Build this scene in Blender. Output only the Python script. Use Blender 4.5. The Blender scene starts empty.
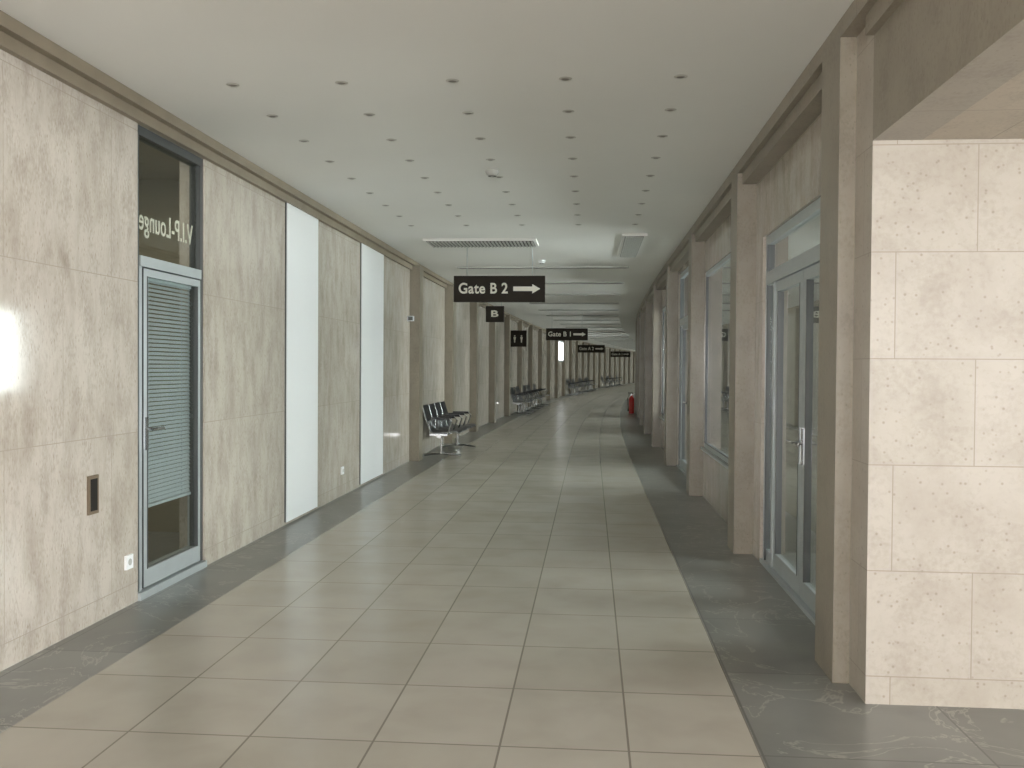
import bpy, math, random
from mathutils import Matrix, Vector
random.seed(4)
S0=15.0; R=480.0
H=3.26
END=112.0
def P(s,u,z):
    if s<=S0: return (u,s,z)
    f=(s-S0)/R
    return (R-(R-u)*math.cos(f), S0+(R-u)*math.sin(f), z)
def phi(s): return max(0,(s-S0)/R)

# ---------------------------------------------------------------- materials
def newmat(name):
    m=bpy.data.materials.new(name); m.use_nodes=True
    nt=m.node_tree; return m,nt,nt.nodes['Principled BSDF']
def N(nt,t,**kw):
    n=nt.nodes.new(t)
    for k,v in kw.items():
        if k in n.inputs: n.inputs[k].default_value=v
        else: setattr(n,k,v)
    return n
def simple(name,col,rough=0.5,metal=0.0,spec=0.5,noise=0.0,nscale=8):
    m,nt,b=newmat(name)
    b.inputs['Roughness'].default_value=rough; b.inputs['Metallic'].default_value=metal
    b.inputs['Specular IOR Level'].default_value=spec
    tc=N(nt,'ShaderNodeTexCoord'); no=N(nt,'ShaderNodeTexNoise',Scale=nscale,Detail=3.0)
    nt.links.new(tc.outputs['Object'],no.inputs['Vector'])
    r=N(nt,'ShaderNodeValToRGB')
    a=1-noise; r.color_ramp.elements[0].position=.3; r.color_ramp.elements[1].position=.7
    r.color_ramp.elements[0].color=(col[0]*a,col[1]*a,col[2]*a,1)
    r.color_ramp.elements[1].color=(min(1,col[0]*(1+noise*.5)),min(1,col[1]*(1+noise*.5)),min(1,col[2]*(1+noise*.5)),1)
    nt.links.new(no.outputs['Fac'],r.inputs[0]); nt.links.new(r.outputs[0],b.inputs['Base Color'])
    return m
def ramp(nt,src,stops):
    r=N(nt,'ShaderNodeValToRGB'); e=r.color_ramp.elements
    while len(e)<len(stops): e.new(.5)
    for i,(p,c) in enumerate(stops):
        e[i].position=p; e[i].color=(c[0],c[1],c[2],1)
    nt.links.new(src,r.inputs[0]); return r.outputs[0]
def mix(nt,mode,fac,a,b):
    m=N(nt,'ShaderNodeMix',data_type='RGBA',blend_type=mode)
    if isinstance(fac,float): m.inputs[0].default_value=fac
    else: nt.links.new(fac,m.inputs[0])
    for i,x in ((6,a),(7,b)):
        if isinstance(x,tuple): m.inputs[i].default_value=(*x,1)
        else: nt.links.new(x,m.inputs[i])
    return m.outputs[2]
def stone(name,c1,c2,dark,joint,bw,bh,off=(0,0),offset=0.5,mortar=.003,rough=(.12,.3),tilevar=.08,pits=.5,stretch=(1,1,1),veins=None,pscale=34.0,spec=.5,specks=.5,nrough=.68,vscale=24.0,ndet=7.0):
    m,nt,b=newmat(name); b.inputs['Specular IOR Level'].default_value=spec
    uv=N(nt,'ShaderNodeTexCoord').outputs['UV']
    mp=N(nt,'ShaderNodeMapping'); mp.inputs['Location'].default_value=(off[0],off[1],0); nt.links.new(uv,mp.inputs[0])
    br=N(nt,'ShaderNodeTexBrick',offset=offset)
    br.inputs['Scale'].default_value=1; br.inputs['Brick Width'].default_value=bw; br.inputs['Row Height'].default_value=bh
    br.inputs['Mortar Size'].default_value=mortar; br.inputs['Mortar Smooth'].default_value=.2
    br.inputs['Color1'].default_value=(1,1,1,1); v=1-tilevar*2; br.inputs['Color2'].default_value=(v,v,v*.98,1)
    br.inputs['Mortar'].default_value=(.9,.9,.9,1); br.inputs['Bias'].default_value=-.1
    nt.links.new(mp.outputs[0],br.inputs['Vector'])
    mp2=N(nt,'ShaderNodeMapping'); mp2.inputs['Scale'].default_value=stretch; nt.links.new(uv,mp2.inputs[0])
    n1=N(nt,'ShaderNodeTexNoise',Scale=2.6,Detail=ndet,Roughness=nrough,Distortion=.25); nt.links.new(mp2.outputs[0],n1.inputs['Vector'])
    base=ramp(nt,n1.outputs['Fac'],[(.25,c2),(.55,c1),(.8,tuple(min(1,x*1.06) for x in c1))])
    c=base
    if pits>0:
        n2=N(nt,'ShaderNodeTexNoise',Scale=pscale,Detail=4.0,Roughness=.6,Distortion=.2); nt.links.new(mp2.outputs[0],n2.inputs['Vector'])
        n3=N(nt,'ShaderNodeTexNoise',Scale=3.6,Detail=4.0); nt.links.new(mp2.outputs[0],n3.inputs['Vector'])
        ad=N(nt,'ShaderNodeMath',operation='MULTIPLY_ADD'); ad.inputs[1].default_value=.9; nt.links.new(n3.outputs['Fac'],ad.inputs[0]); nt.links.new(n2.outputs['Fac'],ad.inputs[2])
        mr0=N(nt,'ShaderNodeMapRange'); mr0.inputs['From Min'].default_value=.92; mr0.inputs['From Max'].default_value=1.28; mr0.inputs['To Max'].default_value=pits
        nt.links.new(ad.outputs[0],mr0.inputs['Value'])
        c=mix(nt,'MIX',mr0.outputs[0],base,dark)
    if specks>0:
        vo=N(nt,'ShaderNodeTexVoronoi',Scale=vscale); nt.links.new(mp2.outputs[0],vo.inputs['Vector'])
        sp=ramp(nt,vo.outputs['Distance'],[(.07,(specks,)*3),(.20,(0,0,0))])
        c=mix(nt,'MIX',sp,c,dark)
    if veins:
        nv=N(nt,'ShaderNodeTexNoise',Scale=1.4,Detail=5.0,Roughness=.6,Distortion=1.5); nt.links.new(uv,nv.inputs['Vector'])
        vm=ramp(nt,nv.outputs['Fac'],[(.488,(0,0,0)),(.5,(.8,.8,.8)),(.512,(0,0,0))])
        c=mix(nt,'MIX',vm,c,veins)
    c=mix(nt,'MULTIPLY',1.0,c,br.outputs['Color'])
    c=mix(nt,'MIX',br.outputs['Fac'],c,joint)
    nt.links.new(c,b.inputs['Base Color'])
    if rough[0]==rough[1]: b.inputs['Roughness'].default_value=rough[0]
    else:
        mr=N(nt,'ShaderNodeMapRange'); mr.inputs['To Min'].default_value=rough[0]; mr.inputs['To Max'].default_value=rough[1]
        nt.links.new(n1.outputs['Fac'],mr.inputs['Value']); nt.links.new(mr.outputs[0],b.inputs['Roughness'])
    return m
def glassmat(name,tint=(.80,.84,.82),pw=4.0,refl=.93):
    m=bpy.data.materials.new(name); m.use_nodes=True; nt=m.node_tree; nt.nodes.clear()
    o=N(nt,'ShaderNodeOutputMaterial'); t=N(nt,'ShaderNodeBsdfTransparent'); t.inputs[0].default_value=(*tint,1)
    g=N(nt,'ShaderNodeBsdfGlossy'); g.inputs['Roughness'].default_value=.015; g.inputs[0].default_value=(1,1,1,1)
    f=N(nt,'ShaderNodeLayerWeight'); f.inputs['Blend'].default_value=.5
    p=N(nt,'ShaderNodeMath',operation='POWER'); p.inputs[1].default_value=pw; nt.links.new(f.outputs['Facing'],p.inputs[0])
    q=N(nt,'ShaderNodeMath',operation='MULTIPLY_ADD'); q.inputs[1].default_value=refl; q.inputs[2].default_value=.04; nt.links.new(p.outputs[0],q.inputs[0])
    mx=N(nt,'ShaderNodeMixShader'); nt.links.new(q.outputs[0],mx.inputs[0]); nt.links.new(t.outputs[0],mx.inputs[1]); nt.links.new(g.outputs[0],mx.inputs[2])
    nt.links.new(mx.outputs[0],o.inputs[0]); return m
def emis(name,col,st):
    m,nt,b=newmat(name); b.inputs['Base Color'].default_value=(*col,1)
    b.inputs['Emission Color'].default_value=(*col,1); b.inputs['Emission Strength'].default_value=st
    return m

TR=stone('travertine_polished',(.545,.495,.435),(.385,.335,.28),(.30,.25,.20),(.38,.335,.28),1.08,.98,off=(.3,-.13),stretch=(2.2,.8,1),tilevar=.03,mortar=.0025,rough=(.06,.13),specks=.7,pits=.6,vscale=20)
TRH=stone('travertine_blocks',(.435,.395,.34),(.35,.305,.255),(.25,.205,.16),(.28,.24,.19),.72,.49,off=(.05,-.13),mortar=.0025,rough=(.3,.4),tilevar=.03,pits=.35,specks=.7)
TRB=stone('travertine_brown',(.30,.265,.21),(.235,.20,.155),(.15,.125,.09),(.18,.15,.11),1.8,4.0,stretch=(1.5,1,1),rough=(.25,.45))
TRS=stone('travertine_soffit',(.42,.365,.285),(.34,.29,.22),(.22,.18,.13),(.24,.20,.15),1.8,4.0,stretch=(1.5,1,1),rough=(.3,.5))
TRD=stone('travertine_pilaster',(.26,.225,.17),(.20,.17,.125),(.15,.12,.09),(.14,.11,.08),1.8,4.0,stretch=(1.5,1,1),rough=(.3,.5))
FL=stone('floor_tile_stone',(.485,.455,.395),(.43,.40,.34),(.30,.27,.225),(.24,.22,.185),.525,.70,off=(-.69+.525*10,-4.54+.7*20),offset=0.0,mortar=.005,rough=(.25,.25),tilevar=.045,pits=0,specks=0,nrough=.5,ndet=3.0)
DK=stone('floor_border_stone',(.235,.238,.22),(.185,.188,.175),(.12,.12,.11),(.13,.13,.12),.9,1.05,off=(.2,.35),offset=0.0,mortar=.005,rough=(.28,.28),tilevar=.10,veins=(.42,.41,.37),specks=0,pits=0,nrough=.5,ndet=3.0)
PL=simple('ceiling_plaster',(.82,.81,.775),.7,noise=.03,nscale=.6)
TRM=simple('cornice_brown',(.26,.215,.155),.5,noise=.12,nscale=4)
AL=simple('grey_blue_aluminium',(.46,.50,.51),.35,.35,noise=.04)
ALD=simple('dark_gasket',(.06,.065,.065),.4)
GL=glassmat('clear_glass',pw=3.4)
GL2=glassmat('door_glass',(.88,.9,.88),6.0,.6)
WH=simple('white_panel_laminate',(.90,.91,.92),.35,noise=.015,nscale=1)
BLK=simple('sign_black',(.034,.028,.023),.7,spec=.1)
WT=simple('sign_white',(.78,.75,.66),.5)
SB=simple('seat_black_mesh',(.02,.021,.024),.35,.2)
CH=simple('chrome',(.62,.63,.65),.18,1.0)
GRY=simple('grille_grey',(.48,.48,.45),.5,.1)
DGR=simple('slot_dark',(.07,.07,.065),.6)
REDM=simple('extinguisher_red',(.55,.02,.015),.3)
OLV=simple('lounge_olive',(.30,.27,.19),.8,noise=.1,nscale=2)
ROOM=simple('room_plaster',(.62,.60,.54),.8,noise=.05,nscale=1)
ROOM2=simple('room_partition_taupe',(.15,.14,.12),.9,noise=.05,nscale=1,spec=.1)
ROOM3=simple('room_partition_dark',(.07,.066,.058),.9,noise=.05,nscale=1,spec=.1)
SLAT=simple('blind_slat',(.50,.56,.61),.4,.0)
SKYP=emis('daylight_pane',(.97,.98,1.0),26.0)
BOXL=emis('lightbox_face',(.95,.97,1.0),1.6)

# ---------------------------------------------------------------- mesh builder (corridor coordinates)
class MB:
    def __init__(s,name,mats,curved=True):
        s.name=name; s.mats=mats; s.v=[]; s.f=[]; s.uv=[]; s.mi=[]; s.sm=[]; s.curved=curved
    def quad(s,pts,uvs,mi=0,smooth=False):
        b=len(s.v); s.v+= [P(*[p[1],p[0],p[2]]) if s.curved else p for p in pts]
        s.f.append(list(range(b,b+len(pts)))); s.uv.append(uvs); s.mi.append(mi); s.sm.append(smooth)
    def box(s,s0,s1,u0,u1,z0,z1,mi=0,step=1.2):
        n=max(1,math.ceil((s1-s0)/step-1e-6)) if s.curved else 1
        ss=[s0+(s1-s0)*i/n for i in range(n+1)]
        if not s.curved:   # plain local box: args are x0,x1,y0,y1
            x0,x1,y0,y1=s0,s1,u0,u1
            V=[(x,y,z) for x in (x0,x1) for y in (y0,y1) for z in (z0,z1)]
            for q in ((0,1,3,2),(4,6,7,5),(0,4,5,1),(2,3,7,6),(1,5,7,3),(0,2,6,4)):
                s.quad([V[i] for i in q],[(0,0)]*4,mi)
            return
        for a,b in zip(ss[:-1],ss[1:]):
            s.quad([(u0,a,z0),(u0,a,z1),(u0,b,z1),(u0,b,z0)],[(a,z0),(a,z1),(b,z1),(b,z0)],mi)
            s.quad([(u1,a,z0),(u1,b,z0),(u1,b,z1),(u1,a,z1)],[(a,z0),(b,z0),(b,z1),(a,z1)],mi)
            s.quad([(u0,a,z1),(u1,a,z1),(u1,b,z1),(u0,b,z1)],[(u0,a),(u1,a),(u1,b),(u0,b)],mi)
            s.quad([(u0,a,z0),(u0,b,z0),(u1,b,z0),(u1,a,z0)],[(u0,a),(u0,b),(u1,b),(u1,a)],mi)
        s.quad([(u0,s0,z0),(u1,s0,z0),(u1,s0,z1),(u0,s0,z1)],[(u0,z0),(u1,z0),(u1,z1),(u0,z1)],mi)
        s.quad([(u0,s1,z0),(u0,s1,z1),(u1,s1,z1),(u1,s1,z0)],[(u0,z0),(u0,z1),(u1,z1),(u1,z0)],mi)
    def tube(s,pts,r,mi=0,n=8):
        pts=[Vector(p) for p in pts]; rings=[]
        for i,p in enumerate(pts):
            d=(pts[min(i+1,len(pts)-1)]-pts[max(i-1,0)]).normalized()
            up=Vector((0,0,1)) if abs(d.z)<.9 else Vector((1,0,0))
            a=d.cross(up).normalized(); b=d.cross(a).normalized()
            rr=r[i] if isinstance(r,(list,tuple)) else r
            rings.append([p+a*math.cos(t)*rr+b*math.sin(t)*rr for t in [2*math.pi*k/n for k in range(n)]])
        for r0,r1 in zip(rings[:-1],rings[1:]):
            for k in range(n):
                q=[r0[k],r0[(k+1)%n],r1[(k+1)%n],r1[k]]
                s.quad([tuple(x) for x in q],[(0,0)]*4,mi,True)
        for rg in (rings[0],rings[-1]): s.quad([tuple(x) for x in rg],[(0,0)]*n,mi)
    def plate(s,prof,y0,y1,t,mi=0):
        pr=[Vector(p) for p in prof]; nr=[]
        for i in range(len(pr)):
            d=(pr[min(i+1,len(pr)-1)]-pr[max(i-1,0)]).normalized(); nr.append(Vector((-d.y,d.x)))
        A=[p+n*t/2 for p,n in zip(pr,nr)]; B=[p-n*t/2 for p,n in zip(pr,nr)]
        for i in range(len(pr)-1):
            for L in (A,B): s.quad([(L[i].x,y0,L[i].y),(L[i+1].x,y0,L[i+1].y),(L[i+1].x,y1,L[i+1].y),(L[i].x,y1,L[i].y)],[(0,0)]*4,mi,True)
            for y in (y0,y1): s.quad([(A[i].x,y,A[i].y),(A[i+1].x,y,A[i+1].y),(B[i+1].x,y,B[i+1].y),(B[i].x,y,B[i].y)],[(0,0)]*4,mi)
        for i in (0,-1): s.quad([(A[i].x,y0,A[i].y),(A[i].x,y1,A[i].y),(B[i].x,y1,B[i].y),(B[i].x,y0,B[i].y)],[(0,0)]*4,mi)
    def done(s,parent=None,merge=True):
        me=bpy.data.meshes.new(s.name); me.from_pydata(s.v,[],s.f)
        ul=me.uv_layers.new(name='UVMap')
        for poly,uvs in zip(me.polygons,s.uv):
            for li,uvv in zip(poly.loop_indices,uvs): ul.data[li].uv=uvv
        for m in s.mats: me.materials.append(m)
        for poly,mi,sm in zip(me.polygons,s.mi,s.sm): poly.material_index=mi; poly.use_smooth=sm
        if merge:
            import bmesh
            bm=bmesh.new(); bm.from_mesh(me); bmesh.ops.remove_doubles(bm,verts=bm.verts,dist=1e-5)
            bmesh.ops.recalc_face_normals(bm,faces=bm.faces); bm.to_mesh(me); bm.free()
        o=bpy.data.objects.new(s.name,me); bpy.context.collection.objects.link(o)
        if parent: o.parent=parent
        return o
def wallfill(mb,u0,u1,s0,s1,z0,z1,ops,mi=0):
    cur=s0
    for a,b,za,zb in sorted(ops):
        if a>cur: mb.box(cur,a,u0,u1,z0,z1,mi)
        if za>z0: mb.box(a,b,u0,u1,z0,za,mi)
        if zb<z1: mb.box(a,b,u0,u1,zb,z1,mi)
        cur=b
    if cur<s1: mb.box(cur,s1,u0,u1,z0,z1,mi)
def empty(name,loc,rz=0):
    e=bpy.data.objects.new(name,None); e.location=loc; e.rotation_euler=(0,0,rz); e.empty_display_size=.2
    bpy.context.collection.objects.link(e); return e
def textmesh(name,body,size,mat,bev=.0,ext=.003):
    c=bpy.data.curves.new(name+'_c','FONT'); c.body=body; c.size=size; c.extrude=ext; c.bevel_depth=bev; c.bevel_resolution=0
    c.align_x='LEFT'; c.align_y='CENTER'; c.space_character=1.06
    o=bpy.data.objects.new(name+'_t',c); bpy.context.collection.objects.link(o)
    dg=bpy.context.evaluated_depsgraph_get(); dg.update()
    me=bpy.data.meshes.new_from_object(o.evaluated_get(dg)); me.name=name
    bpy.data.objects.remove(o); me.materials.clear(); me.materials.append(mat)
    q=bpy.data.objects.new(name,me); bpy.context.collection.objects.link(q)
    xs=[v.co.x for v in me.vertices]; return q,min(xs),max(xs)

# ---------------------------------------------------------------- shell
UL,UR,URO=-2.95,1.36,1.45
BACK=-7.0
PER=3.6
pil=[8.05+PER*k for k in range(0,29)]
lp=[15.3+PER*k for k in range(0,27)]

f=MB('floor',[FL,DK])
f.box(BACK,END,-2.455,.69,-.15,0,0)
f.box(BACK,END,-5.3,-2.455,-.15,0,1)
f.box(BACK,END,.69,5.4,-.15,0,1)
f.box(BACK,4.7,5.4,9.3,-.15,0,1)
f.done()
c=MB('ceiling',[PL]); c.box(BACK,END,-3.15,1.28,H,H+.15); c.box(4.5,END,1.28,URO,H,H+.15); c.done()
w=MB('wall_left',[TR]); wallfill(w,-3.15,UL,BACK,END,0,H,[(5.98,7.06,0,3.12)]); w.done()
ops=[(5.38,7.74,0,2.60)]; bays=[]
for k in range(len(pil)-1):
    a=pil[k]+.35; b=pil[k+1]
    if k%2==0: o=(a+.12,b-.03,.60,2.70); bays.append(('w',)+o)
    else: o=(a+.03,b-.12,0,3.02); bays.append(('d',)+o)
    ops.append(o)
w=MB('wall_right',[TR]); wallfill(w,UR,URO,4.7,END,0,H,ops); w.done()
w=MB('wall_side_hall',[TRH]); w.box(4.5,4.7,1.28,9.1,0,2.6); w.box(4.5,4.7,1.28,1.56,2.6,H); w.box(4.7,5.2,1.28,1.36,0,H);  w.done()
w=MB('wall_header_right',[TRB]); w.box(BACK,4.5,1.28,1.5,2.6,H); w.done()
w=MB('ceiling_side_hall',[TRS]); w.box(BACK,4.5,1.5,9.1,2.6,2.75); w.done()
w=MB('wall_back',[ROOM])
def uwall(mb,s0,s1,u0,u1,z0,z1,ops):
    cur=u0
    for a,b,za,zb in ops:
        mb.box(s0,s1,cur,a,z0,z1); mb.box(s0,s1,a,b,z0,za); mb.box(s0,s1,a,b,zb,z1); cur=b
    mb.box(s0,s1,cur,u1,z0,z1)
uwall(w,BACK-.2,BACK,-3.15,9.1,0,H,[(-2.4,.9,.5,2.9),(2.2,4.4,.8,2.4),(5.2,7.4,.8,2.4)]); w.done()
w=MB('wall_side_hall_windows',[ROOM]); wallfill(w,9.1,9.3,BACK-.2,4.7,0,2.75,[(-6,-4,.8,2.4),(-3.2,-1.2,.8,2.4),(-.4,1.6,.8,2.4),(2.2,4.0,.8,2.4)]); w.done()
w=MB('wall_end',[TR]); w.box(END,END+.2,-3.15,5.4,0,H+.15); w.done()

def window_obj(name,axis,fixed,a,b,za,zb,n=2,pane=SKYP):
    m=MB(name,[AL,pane],True)
    def bx(p0,p1,q0,q1,z0,z1,mi):
        if axis=='s': m.box(p0,p1,q0,q1,z0,z1,mi)
        else: m.box(q0,q1,p0,p1,z0,z1,mi)
    d0,d1=fixed,fixed+.06
    bx(a,b,d0,d1,za,za+.06,0); bx(a,b,d0,d1,zb-.06,zb,0)
    for i in range(n+1):
        x=a+(b-a)*i/n; x0=max(a,x-.03); x1=min(b,x+.03); bx(x0,x1,d0,d1,za+.06,zb-.06,0)
    bx(a+.01,b-.01,fixed+.02,fixed+.03,za+.01,zb-.01,1)
    return m.done(merge=False)
wi=1
SKYW=emis('daylight_pane_hall',(.97,.98,1.0),9.0)
for (a,b,za,zb) in [(-2.4,.9,.5,2.9),(2.2,4.4,.8,2.4),(5.2,7.4,.8,2.4)]:
    window_obj('window_%d'%wi,'u',BACK-.12,a,b,za,zb,3,SKYW); wi+=1  # unseen windows, added behind the camera to bring in light
for (a,b,za,zb) in [(-6,-4,.8,2.4),(-3.2,-1.2,.8,2.4),(-.4,1.6,.8,2.4),(2.2,4.0,.8,2.4)]:
    window_obj('window_%d'%wi,'s',9.15,a,b,za,zb,2,SKYW); wi+=1
wo=[]
s=5.6
while s<END-3: wo.append((s,s+2.4,1.0,2.6)); s+=PER
w=MB('wall_room_outer',[ROOM2]); wallfill(w,5.2,5.4,4.7,END,0,H,wo); w.done()
w=MB('ceiling_rooms',[ROOM2]); w.box(4.7,END,URO,5.4,H,H+.15); w.done()
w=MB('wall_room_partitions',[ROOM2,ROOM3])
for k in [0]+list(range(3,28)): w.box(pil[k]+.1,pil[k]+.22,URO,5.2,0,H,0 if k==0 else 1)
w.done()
m=MB('window_%d'%wi,[AL,SKYP])
for a,b,za,zb in wo:
    m.box(a,b,5.24,5.30,za,za+.06,0); m.box(a,b,5.24,5.30,zb-.06,zb,0)
    for x in (a,a+.55,a+1.17,a+1.8,b-.06): m.box(x,x+.06,5.24,5.30,za+.06,zb-.06,0)
    m.quad([(5.31,a,za),(5.31,b,za),(5.31,b,zb),(5.31,a,zb)],[(0,0)]*4,1)
m.done(merge=False); wi+=1

t=MB('trim_1',[TRM]); t.box(BACK,END,UL,-2.86,3.19,H); t.box(BACK,END,UL,-2.91,3.12,3.19); t.done()
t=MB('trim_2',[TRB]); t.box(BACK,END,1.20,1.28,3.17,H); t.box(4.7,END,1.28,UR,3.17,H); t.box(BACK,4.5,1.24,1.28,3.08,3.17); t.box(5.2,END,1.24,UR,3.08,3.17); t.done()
m=MB('trim_pilasters_right',[TRB]); m.box(4.78,5.15,1.20,1.36,0,3.17)  # stone pilasters along the right wall
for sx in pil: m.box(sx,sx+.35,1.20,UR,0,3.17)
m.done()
m=MB('trim_pilasters_left',[TRD])  # stone pilasters along the left wall
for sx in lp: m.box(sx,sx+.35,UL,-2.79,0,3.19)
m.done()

# ---------------------------------------------------------------- right-side doors & windows
dn=1
def rdoor(s0,s1,ztop,ztr=2.26):
    global dn
    m=MB('door_%d'%dn,[AL,GL,ALD,CH]); dn+=1
    u0,u1=1.385,1.445
    g0,g1=1.41,1.42
    m.box(s0,s0+.07,u0,u1,0,ztop); m.box(s1-.07,s1,u0,u1,0,ztop)
    m.box(s0+.07,s1-.07,u0,u1,ztop-.07,ztop); m.box(s0+.07,s1-.07,u0-.01,u1,ztr-.05,ztr+.05)
    m.box(s0+.07,s1-.07,g0,g1,ztr+.05,ztop-.07,1)
    m.box(s0,s1,1.36,1.45,0,.03,0)
    m.box(s1-.078,s1-.07,u0-.004,u1,.03,ztop-.07,2); m.box(s0+.07,s0+.078,u0-.004,u1,.03,ztop-.07,2)
    L0,L1=s0+.08,s1-.08; sl=.30
    if s1-s0>3: 
        m.box(L0,L0+.36,g0,g1,.1,ztr-.05,1); m.box(L0,L0+.36,u0+.01,u1-.01,.03,.12); m.box(L0+.36,L0+.42,u0,u1,.03,ztr-.05); L0+=.43
    m.box(L1-sl,L1-sl+.06,u0,u1,.03,ztr-.05)
    m.box(L1-sl+.06,L1,g0,g1,.1,ztr-.05,1); m.box(L1-sl+.06,L1,u0+.01,u1-.01,.03,.12)
    a=L0; b=L1-sl-.008; mid=(a+b)/2
    for x0,x1,hs in ((a,mid-.006,1),(mid+.006,b,0)):
        v0,v1=u0+.005,u1-.01
        m.box(x0,x0+.09,v0,v1,.04,ztr-.055); m.box(x1-.09,x1,v0,v1,.04,ztr-.055)
        m.box(x0+.09,x1-.09,v0,v1,.04,.16); m.box(x0+.09,x1-.09,v0,v1,ztr-.13,ztr-.055)
        m.box(x0+.09,x1-.09,g0,g1,.16,ztr-.13,1)
        for q in (x0+.09,x1-.10): m.box(q,q+.01,v0-.003,v1,.16,ztr-.13,2)
        hx=x1-.045 if hs else x0+.045
        m.box(hx-.018,hx+.018,v0-.012,v0,.92,1.16,3)
        d=-1 if hs else 1
        m.tube([(v0-.01,hx,1.06),(v0-.055,hx,1.06),(v0-.06,hx+d*.02,1.06),(v0-.06,hx+d*.13,1.06)],.010,3)
    m.box(mid-.006,mid+.006,u0+.03,u0+.04,.04,ztr-.055,2)
    m.done(merge=False)
def rwin(s0,s1,za,zb):
    global wi
    m=MB('window_%d'%wi,[AL,GL,ALD]); wi+=1
    u0,u1=1.37,1.43
    m.box(s0,s1,u0,u1,za,za+.05); m.box(s0,s1,u0,u1,zb-.05,zb)
    m.box(s0,s0+.05,u0,u1,za+.05,zb-.05); m.box(s1-.05,s1,u0,u1,za+.05,zb-.05,2)
    m.box(s0+.05,s1-.05,1.385,1.395,za+.05,zb-.05,1)
    m.box(s0+.05,s1-.05,u0-.002,u0+.01,za+.05,za+.062,2)
    m.box(s0-.02,s1+.02,1.33,1.36,za-.03,za)
    m.done(merge=False)
rdoor(5.38,7.74,2.60)
for kind,a,b,za,zb in bays:
    if kind=='w': rwin(a,b,za,zb)
    else: rdoor(a,b,zb)

# ---------------------------------------------------------------- left VIP door
m=MB('door_%d'%dn,[AL,GL2,ALD,CH,WT]); dn+=1
u1,u0=-2.965,-3.05
s0,s1=5.98,7.06
m.box(s0,s0+.05,u0,u1,0,3.12,2); m.box(s1-.05,s1,u0,u1,0,3.12,2)
m.box(s0+.05,s1-.05,u0,u1,3.06,3.12,2); m.box(s0+.05,s1-.05,u0,u1+.01,2.20,2.27,0)
m.box(s0+.05,s1-.05,-3.01,-3.0,2.27,3.06,1)
m.box(s0,s1,-3.10,-2.93,0,.05,0)
m.box(s0+.05,s0+.09,u0,u1,.05,2.20,0)
a,b=s0+.10,s1-.055
for x0,x1 in ((a,a+.05),(b-.05,b)): m.box(x0,x1,-3.04,-2.96,.06,2.19,0)
m.box(a+.05,b-.05,-3.04,-2.96,.06,.18,0); m.box(a+.05,b-.05,-3.04,-2.96,2.14,2.19,0)
m.box(a+.05,b-.05,-2.985,-2.975,.18,2.14,1)
for q in (a+.05,b-.06): m.box(q,q+.01,-3.02,-2.957,.18,2.14,2)
for q in (a,b-.0): m.box(q-.006,q,-2.98,-2.958,.06,2.19,2)
hx=a+.03
m.box(hx-.018,hx+.018,-2.96,-2.948,.98,1.2,3)
m.tube([(-2.95,hx,1.12),(-2.90,hx,1.12),(-2.895,hx+.02,1.12),(-2.895,hx+.13,1.12)],.011,3)
vip=m.done(merge=False)
tx,x0,x1=textmesh('vip_lounge_lettering','V.I.P-Lounge',.21,WT,.002,.001)
sc=.86/(x1-x0)
tx.matrix_world=Matrix.Translation((-3.013,6.98,2.52))@Matrix(((0,0,-1,0),(-1,0,0,0),(0,1,0,0),(0,0,0,1)))@Matrix.Diagonal((sc,1,1,1))
tx.parent=vip
m=MB('venetian_blind',[SLAT])
z=2.12
m.box(a+.055,b-.065,-3.04,-3.005,2.12,2.14)
while z>.60:
    y0,y1=a+.055,b-.065
    m.quad([(-3.028,y0,z+.011),(-3.028,y1,z+.011),(-3.012,y1,z-.011),(-3.012,y0,z-.011)],[(0,0)]*4)
    z-=.029
m.box(a+.055,b-.065,-3.035,-3.008,z-.01,z+.01)
for y in (a+.2,b-.2): m.tube([(-3.02,y,z),(-3.02,y,2.12)],.002,0,5)
m.done(merge=False,parent=vip)
m=MB('wall_lounge',[OLV]); m.box(4.9,8.5,-5.3,-5.2,0,H); m.box(4.8,4.9,-5.3,-3.15,0,H); m.box(8.5,8.6,-5.3,-3.15,0,H); m.box(4.8,8.6,-5.3,-3.15,H,H+.1); m.done()

# ---------------------------------------------------------------- white panels
for a,b,za,zb in ((8.98,10.02,.03,3.12),(11.97,13.25,.03,3.12)):
    m=MB('white_wall_panel',[WH,ALD]); m.box(a,b,UL,UL+.02,za,zb,0)
    m.box(a-.012,a,UL,UL+.012,za,zb,1); m.box(b,b+.012,UL,UL+.012,za,zb,1); m.done()
m=MB('wall_lightbox',[AL,BOXL]); m.box(48.3,51.2,UL,UL+.08,1.85,2.95,0); m.box(48.4,51.1,UL+.08,UL+.09,1.92,2.88,1); m.done(merge=False)

m=MB('wall_junction_box',[simple('box_plate',(.17,.13,.09),.7,spec=.2),simple('box_dark',(.03,.027,.024),.9,spec=.1)]); m.box(5.35,5.465,UL,UL+.012,.66,.89,0); m.box(5.37,5.445,UL+.012,UL+.015,.68,.87,1); m.done(merge=False)
m=MB('wall_socket',[WH,GRY]); m.box(5.80,5.89,UL,UL+.015,.24,.33,0)
m.tube([(UL+.015,5.845,.285),(UL+.018,5.845,.285)],.022,1,16); m.done(merge=False)
for sx in (11.05,):
    m=MB('wall_socket',[WH,GRY]); m.box(sx,sx+.09,UL,UL+.015,.26,.35,0); m.tube([(UL+.015,sx+.045,.305),(UL+.018,sx+.045,.305)],.022,1,16); m.done(merge=False)
m=MB('wall_sensor',[WH,DGR]); m.box(15.08,15.16,UL,UL+.10,2.28,2.36,0); m.box(15.06,15.08,UL+.02,UL+.09,2.29,2.35,1); m.done(merge=False)

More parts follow.
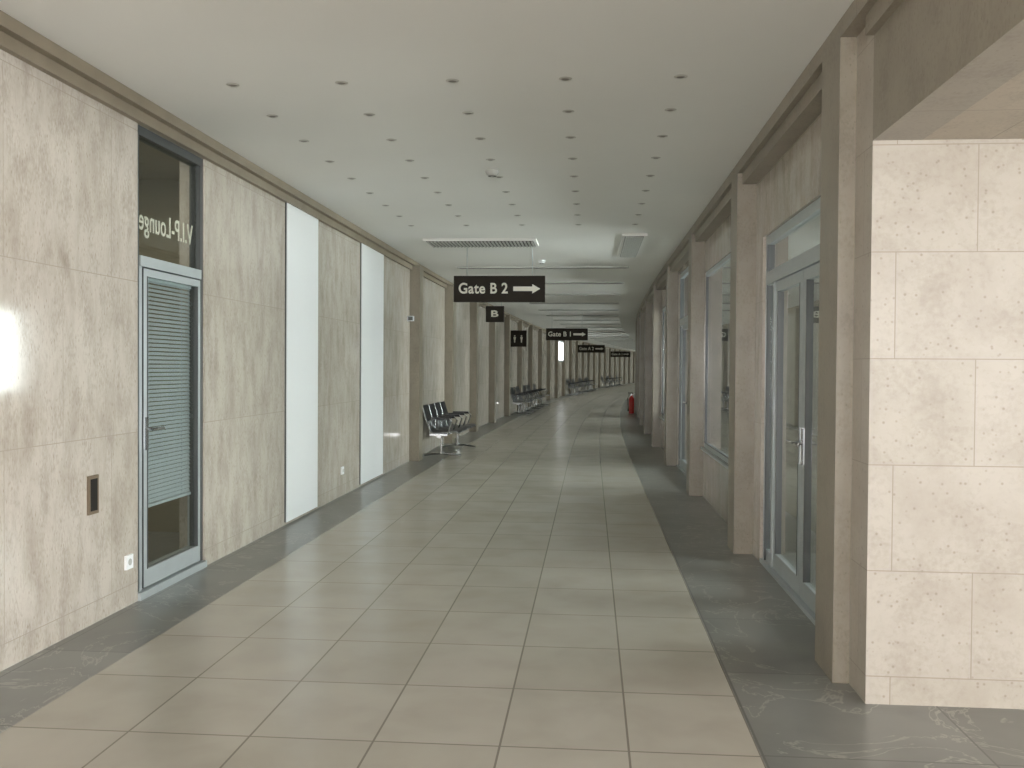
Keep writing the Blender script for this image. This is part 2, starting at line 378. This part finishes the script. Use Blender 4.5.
# ---------------------------------------------------------------- ceiling fixtures
m=MB('recessed_downlights',[simple('downlight_ring',(.50,.48,.44),.4),simple('downlight_core',(.22,.20,.17),.5)])
def disc(mb,u,s,r0,r1,z,mi,n=18,z2=None):
    z2=z if z2 is None else z2
    for k in range(n):
        a,b=2*math.pi*k/n,2*math.pi*(k+1)/n
        mb.quad([(u+r0*math.cos(a),s+r0*math.sin(a),z),(u+r1*math.cos(a),s+r1*math.sin(a),z2),(u+r1*math.cos(b),s+r1*math.sin(b),z2),(u+r0*math.cos(b),s+r0*math.sin(b),z)],[(0,0)]*4,mi)
for i in range(9):
    for j in range(5):
        s=5.66+.72*i; u=-2.19+.675*j
        disc(m,u,s,.026,.040,H-.006,0,z2=H-.001); disc(m,u,s,.0,.026,H-.003,1)
m.done(merge=False)
def dome(name,u,s,r=.055,mt=WH):
    m=MB(name,[mt,DGR])
    prof=[(0,-.05),(r*.6,-.048),(r*.85,-.035),(r,-.015),(r,0)]
    for (ra,za),(rb,zb) in zip(prof[:-1],prof[1:]): disc(m,u,s,ra,rb,H+za,0,20,H+zb)
    disc(m,u,s,r*.3,r*.62,H-.052,1,20); m.done(merge=False)
dome('smoke_detector',-.87,8.25,.06,mt=GRY); dome('smoke_detector',-.8,15.2,.06)
def grille(name,u0,u1,s0,s1,nl):
    m=MB(name,[PL,DGR,GRY]); m.box(s0,s1,u0,u1,H-.03,H,0); m.box(s0+.04,s1-.04,u0+.04,u1-.04,H-.034,H-.03,1)
    for i in range(nl):
        x=u0+.06+(u1-u0-.12)*i/(nl-1); m.box(s0+.04,s1-.04,x-.012,x+.012,H-.045,H-.034,2)
    m.done(merge=False)
grille('ceiling_air_vent',-2.26,-.74,12.6,13.25,30)
grille('ceiling_air_vent',.38,.70,12.2,14.5,8)
k=0; s=16.1
while s<END-4:
    m=MB('ceiling_light_slot',[GRY,DGR]); ul=-2.3 if k==0 else -1.75
    m.box(s,s+.14,ul,.62,H-.025,H,0); m.box(s+.03,s+.11,ul+.04,.58,H-.028,H-.025,1); m.done(merge=False); s+=3.0; k+=1

# ---------------------------------------------------------------- signs
def arrow(mb,x0,x1,z,h,y):
    hh=h/2; t=h*.24; hx=x1-h*.85
    pts=[(x0,-t),(hx,-t),(hx,-hh),(x1,0),(hx,hh),(hx,t),(x0,t)]
    mb.quad([(p[0],y,z+p[1]) for p in (pts[0],pts[1],pts[5],pts[6])],[(0,0)]*4,1)
    mb.quad([(p[0],y,z+p[1]) for p in (pts[2],pts[3],pts[4])],[(0,0)]*3,1)
def hang_sign(s,u,zc,w=1.3,h=.37,text='Gate B 2',arr=True,name='hanging_gate_sign',frac=.54):
    e=empty(name,P(s,u,zc),-phi(s))
    m=MB('board',[BLK,WT,AL],False); 
    m.box(-w/2,w/2,-.05,.05,-h/2,h/2,0)
    for x in (-w*.36,w*.36): m.tube([(x,0,h/2),(x,0,H-zc)],.005,2)
    if arr: arrow(m,w*.155,w*.45,0,h*.36,-.054)
    m.done(parent=e,merge=False)
    t,x0,x1=textmesh('lettering',text,h*.56,WT,.0045)
    tw=frac*w if arr else w*.4
    k=tw/(x1-x0)
    t.scale=(k,1,1); t.rotation_euler=(math.pi/2,0,0); t.location=(-w/2+w*.055-x0*k if arr else -(x0+x1)/2*k,-.053,0); t.parent=e
    return e
hang_sign(13.5,-1.31,2.66)
hang_sign(29.6,-.98,2.58,text='Gate B 1')
hang_sign(46,-1.0,2.46,text='Gate A 2')
hang_sign(64,-.55,2.46,text='Gate A 1')
hang_sign(22,-2.29,2.78,w=.42,h=.37,text='B',arr=False,name='hanging_letter_sign')
e=empty('restroom_sign',P(30.5,-2.60,2.47),-phi(30.5))
m=MB('board',[BLK,WT],False); m.box(-.27,.27,-.05,.05,-.26,.26,0)
for x in (-.11,.11):
    m.quad([(x-.04,-.054,.05),(x+.04,-.054,.05),(x+.03,-.054,-.03),(x-.03,-.054,-.03)],[(0,0)]*4,1)
    m.quad([(x-.022,-.054,-.03),(x+.022,-.054,-.03),(x+.018,-.054,-.13),(x-.018,-.054,-.13)],[(0,0)]*4,1)
    n=12; m.quad([(x+.025*math.cos(2*math.pi*k/n),-.054,.085+.025*math.sin(2*math.pi*k/n)) for k in range(n)],[(0,0)]*n,1)
m.box(-.35,-.27,-.02,.02,-.05,.05,0)
m.done(parent=e,merge=False)

# ---------------------------------------------------------------- benches
def bench(s,u,n=3):
    e=empty('waiting_bench',P(s,u,0),-phi(s)+random.uniform(-.02,.02))
    L=n*.58
    prof=[(-.02,.87),(.0,.80),(.045,.64),(.085,.52),(.115,.455),(.16,.425),(.24,.415),(.40,.425),(.52,.445),(.575,.44),(.60,.415)]
    m=MB('seats',[SB,CH],False)
    for i in range(n):
        y=i*.58+.03; m.plate(prof,y,y+.52,.022,0)
        for yy in (y,y+.52): m.tube([(x,yy,z) for x,z in prof],.010,1,6)
        m.tube([(prof[0][0],y,prof[0][1]),(prof[0][0],y+.52,prof[0][1])],.010,0,6)
    m.done(parent=e,merge=False)
    m=MB('frame',[CH,SB],False)
    m.box(.24,.31,.0,L,.335,.385,0)
    for i in range(n): 
        for q in (.15,.43): m.box(.16,.42,i*.58+q-.02,i*.58+q+.02,.385,.405,0)
    for y in (.25,L-.25):
        m.tube([(.275,y,.34),(.275,y,.05)],.03,0,12)
        m.tube([(-.02,y,.022),(.10,y,.045),(.275,y,.06),(.45,y,.045),(.62,y,.022)],.022,0,8)
    for i in range(n+1):
        y=i*.58
        m.tube([(.12,y,.42),(.10,y,.62),(.14,y,.655),(.46,y,.655),(.5,y,.62),(.42,y,.40)],.013,0,8)
        m.box(.15,.45,y-.025,y+.025,.665,.685,1)
        m.box(.12,.42,y-.02,y+.02,.375,.41,0)
    m.done(parent=e,merge=False)
bench(15.95,-2.84,4)
for s in (30.2,31.8,33.75,35.3,37.3): bench(s,-2.84,2)
for s in (52.5,54.2,55.6,58.9,60.4,62.4,64.0): bench(s,-2.84,2)
for s in (73.5,76.8,78.3,80.6,84.1): bench(s,-2.84,2)

# ---------------------------------------------------------------- fire extinguisher
e=empty('fire_extinguisher',P(32.6,1.06,0),0)
m=MB('extinguisher_body',[REDM,BLK,CH],False)
pr=[(.0,.0),(.085,.0),(.09,.02),(.09,.48),(.08,.53),(.05,.565),(.03,.58),(.03,.60)]
for (ra,za),(rb,zb) in zip(pr[:-1],pr[1:]):
    for k in range(20):
        a,b=2*math.pi*k/20,2*math.pi*(k+1)/20
        m.quad([(ra*math.cos(a),ra*math.sin(a),za),(rb*math.cos(a),rb*math.sin(a),zb),(rb*math.cos(b),rb*math.sin(b),zb),(ra*math.cos(b),ra*math.sin(b),za)],[(0,0)]*4,0,True)
m.box(-.02,.02,-.025,.025,.60,.66,2); m.box(-.12,.04,-.015,.015,.655,.675,1); m.box(-.12,.03,-.015,.015,.70,.715,1); m.box(.015,.035,-.015,.015,.66,.70,1)
m.tube([(-.02,-.02,.63),(-.09,-.03,.62),(-.125,-.03,.52),(-.12,-.03,.3),(-.11,-.03,.18)],.013,1,8)
m.tube([(-.11,-.03,.18),(-.11,-.03,.08)],[.015,.028],1,10)
m.done(parent=e,merge=False)

# ---------------------------------------------------------------- light
W=bpy.data.worlds.new('World'); bpy.context.scene.world=W; W.use_nodes=True
W.node_tree.nodes['Background'].inputs[0].default_value=(.75,.85,1,1); W.node_tree.nodes['Background'].inputs[1].default_value=.6
def area(name,loc,rot,sx,sy,p,col=(1,.98,.96)):
    l=bpy.data.lights.new(name,'AREA'); l.shape='RECTANGLE'; l.size=sx; l.size_y=sy; l.energy=p; l.color=col
    o=bpy.data.objects.new(name,l); o.location=loc; o.rotation_euler=rot; bpy.context.collection.objects.link(o)
area('added_fill_back',(-.75,BACK+.05,1.7),(math.pi/2,0,0),3.2,2.3,190)  # added fill lamp just inside the unseen back windows
area('added_fill_hall',(8.95,-1.0,1.6),(0,math.pi/2,0),1.6,9.5,380)  # added fill lamp, doubles the glowing panes of the unseen hall windows
area('lounge_added_fill',(-4.2,6.7,3.2),(0,0,0),1.2,.3,20,(1,.95,.85))  # unseen lamp, added to brighten the lounge behind the transom

# ---------------------------------------------------------------- camera
cd=bpy.data.cameras.new('Camera'); cd.sensor_width=36; cd.lens=950/1024*36; cd.clip_end=300
co=bpy.data.objects.new('Camera',cd); bpy.context.collection.objects.link(co)
co.matrix_world=Matrix.Translation((0,0,1.55))@Matrix.Rotation(math.radians(4.75),4,'Z')@Matrix.Rotation(math.radians(90-1.02),4,'X')@Matrix.Rotation(math.radians(.38),4,'Z')
sc=bpy.context.scene; sc.camera=co
sc.view_settings.view_transform='Standard'; sc.view_settings.exposure=0.57
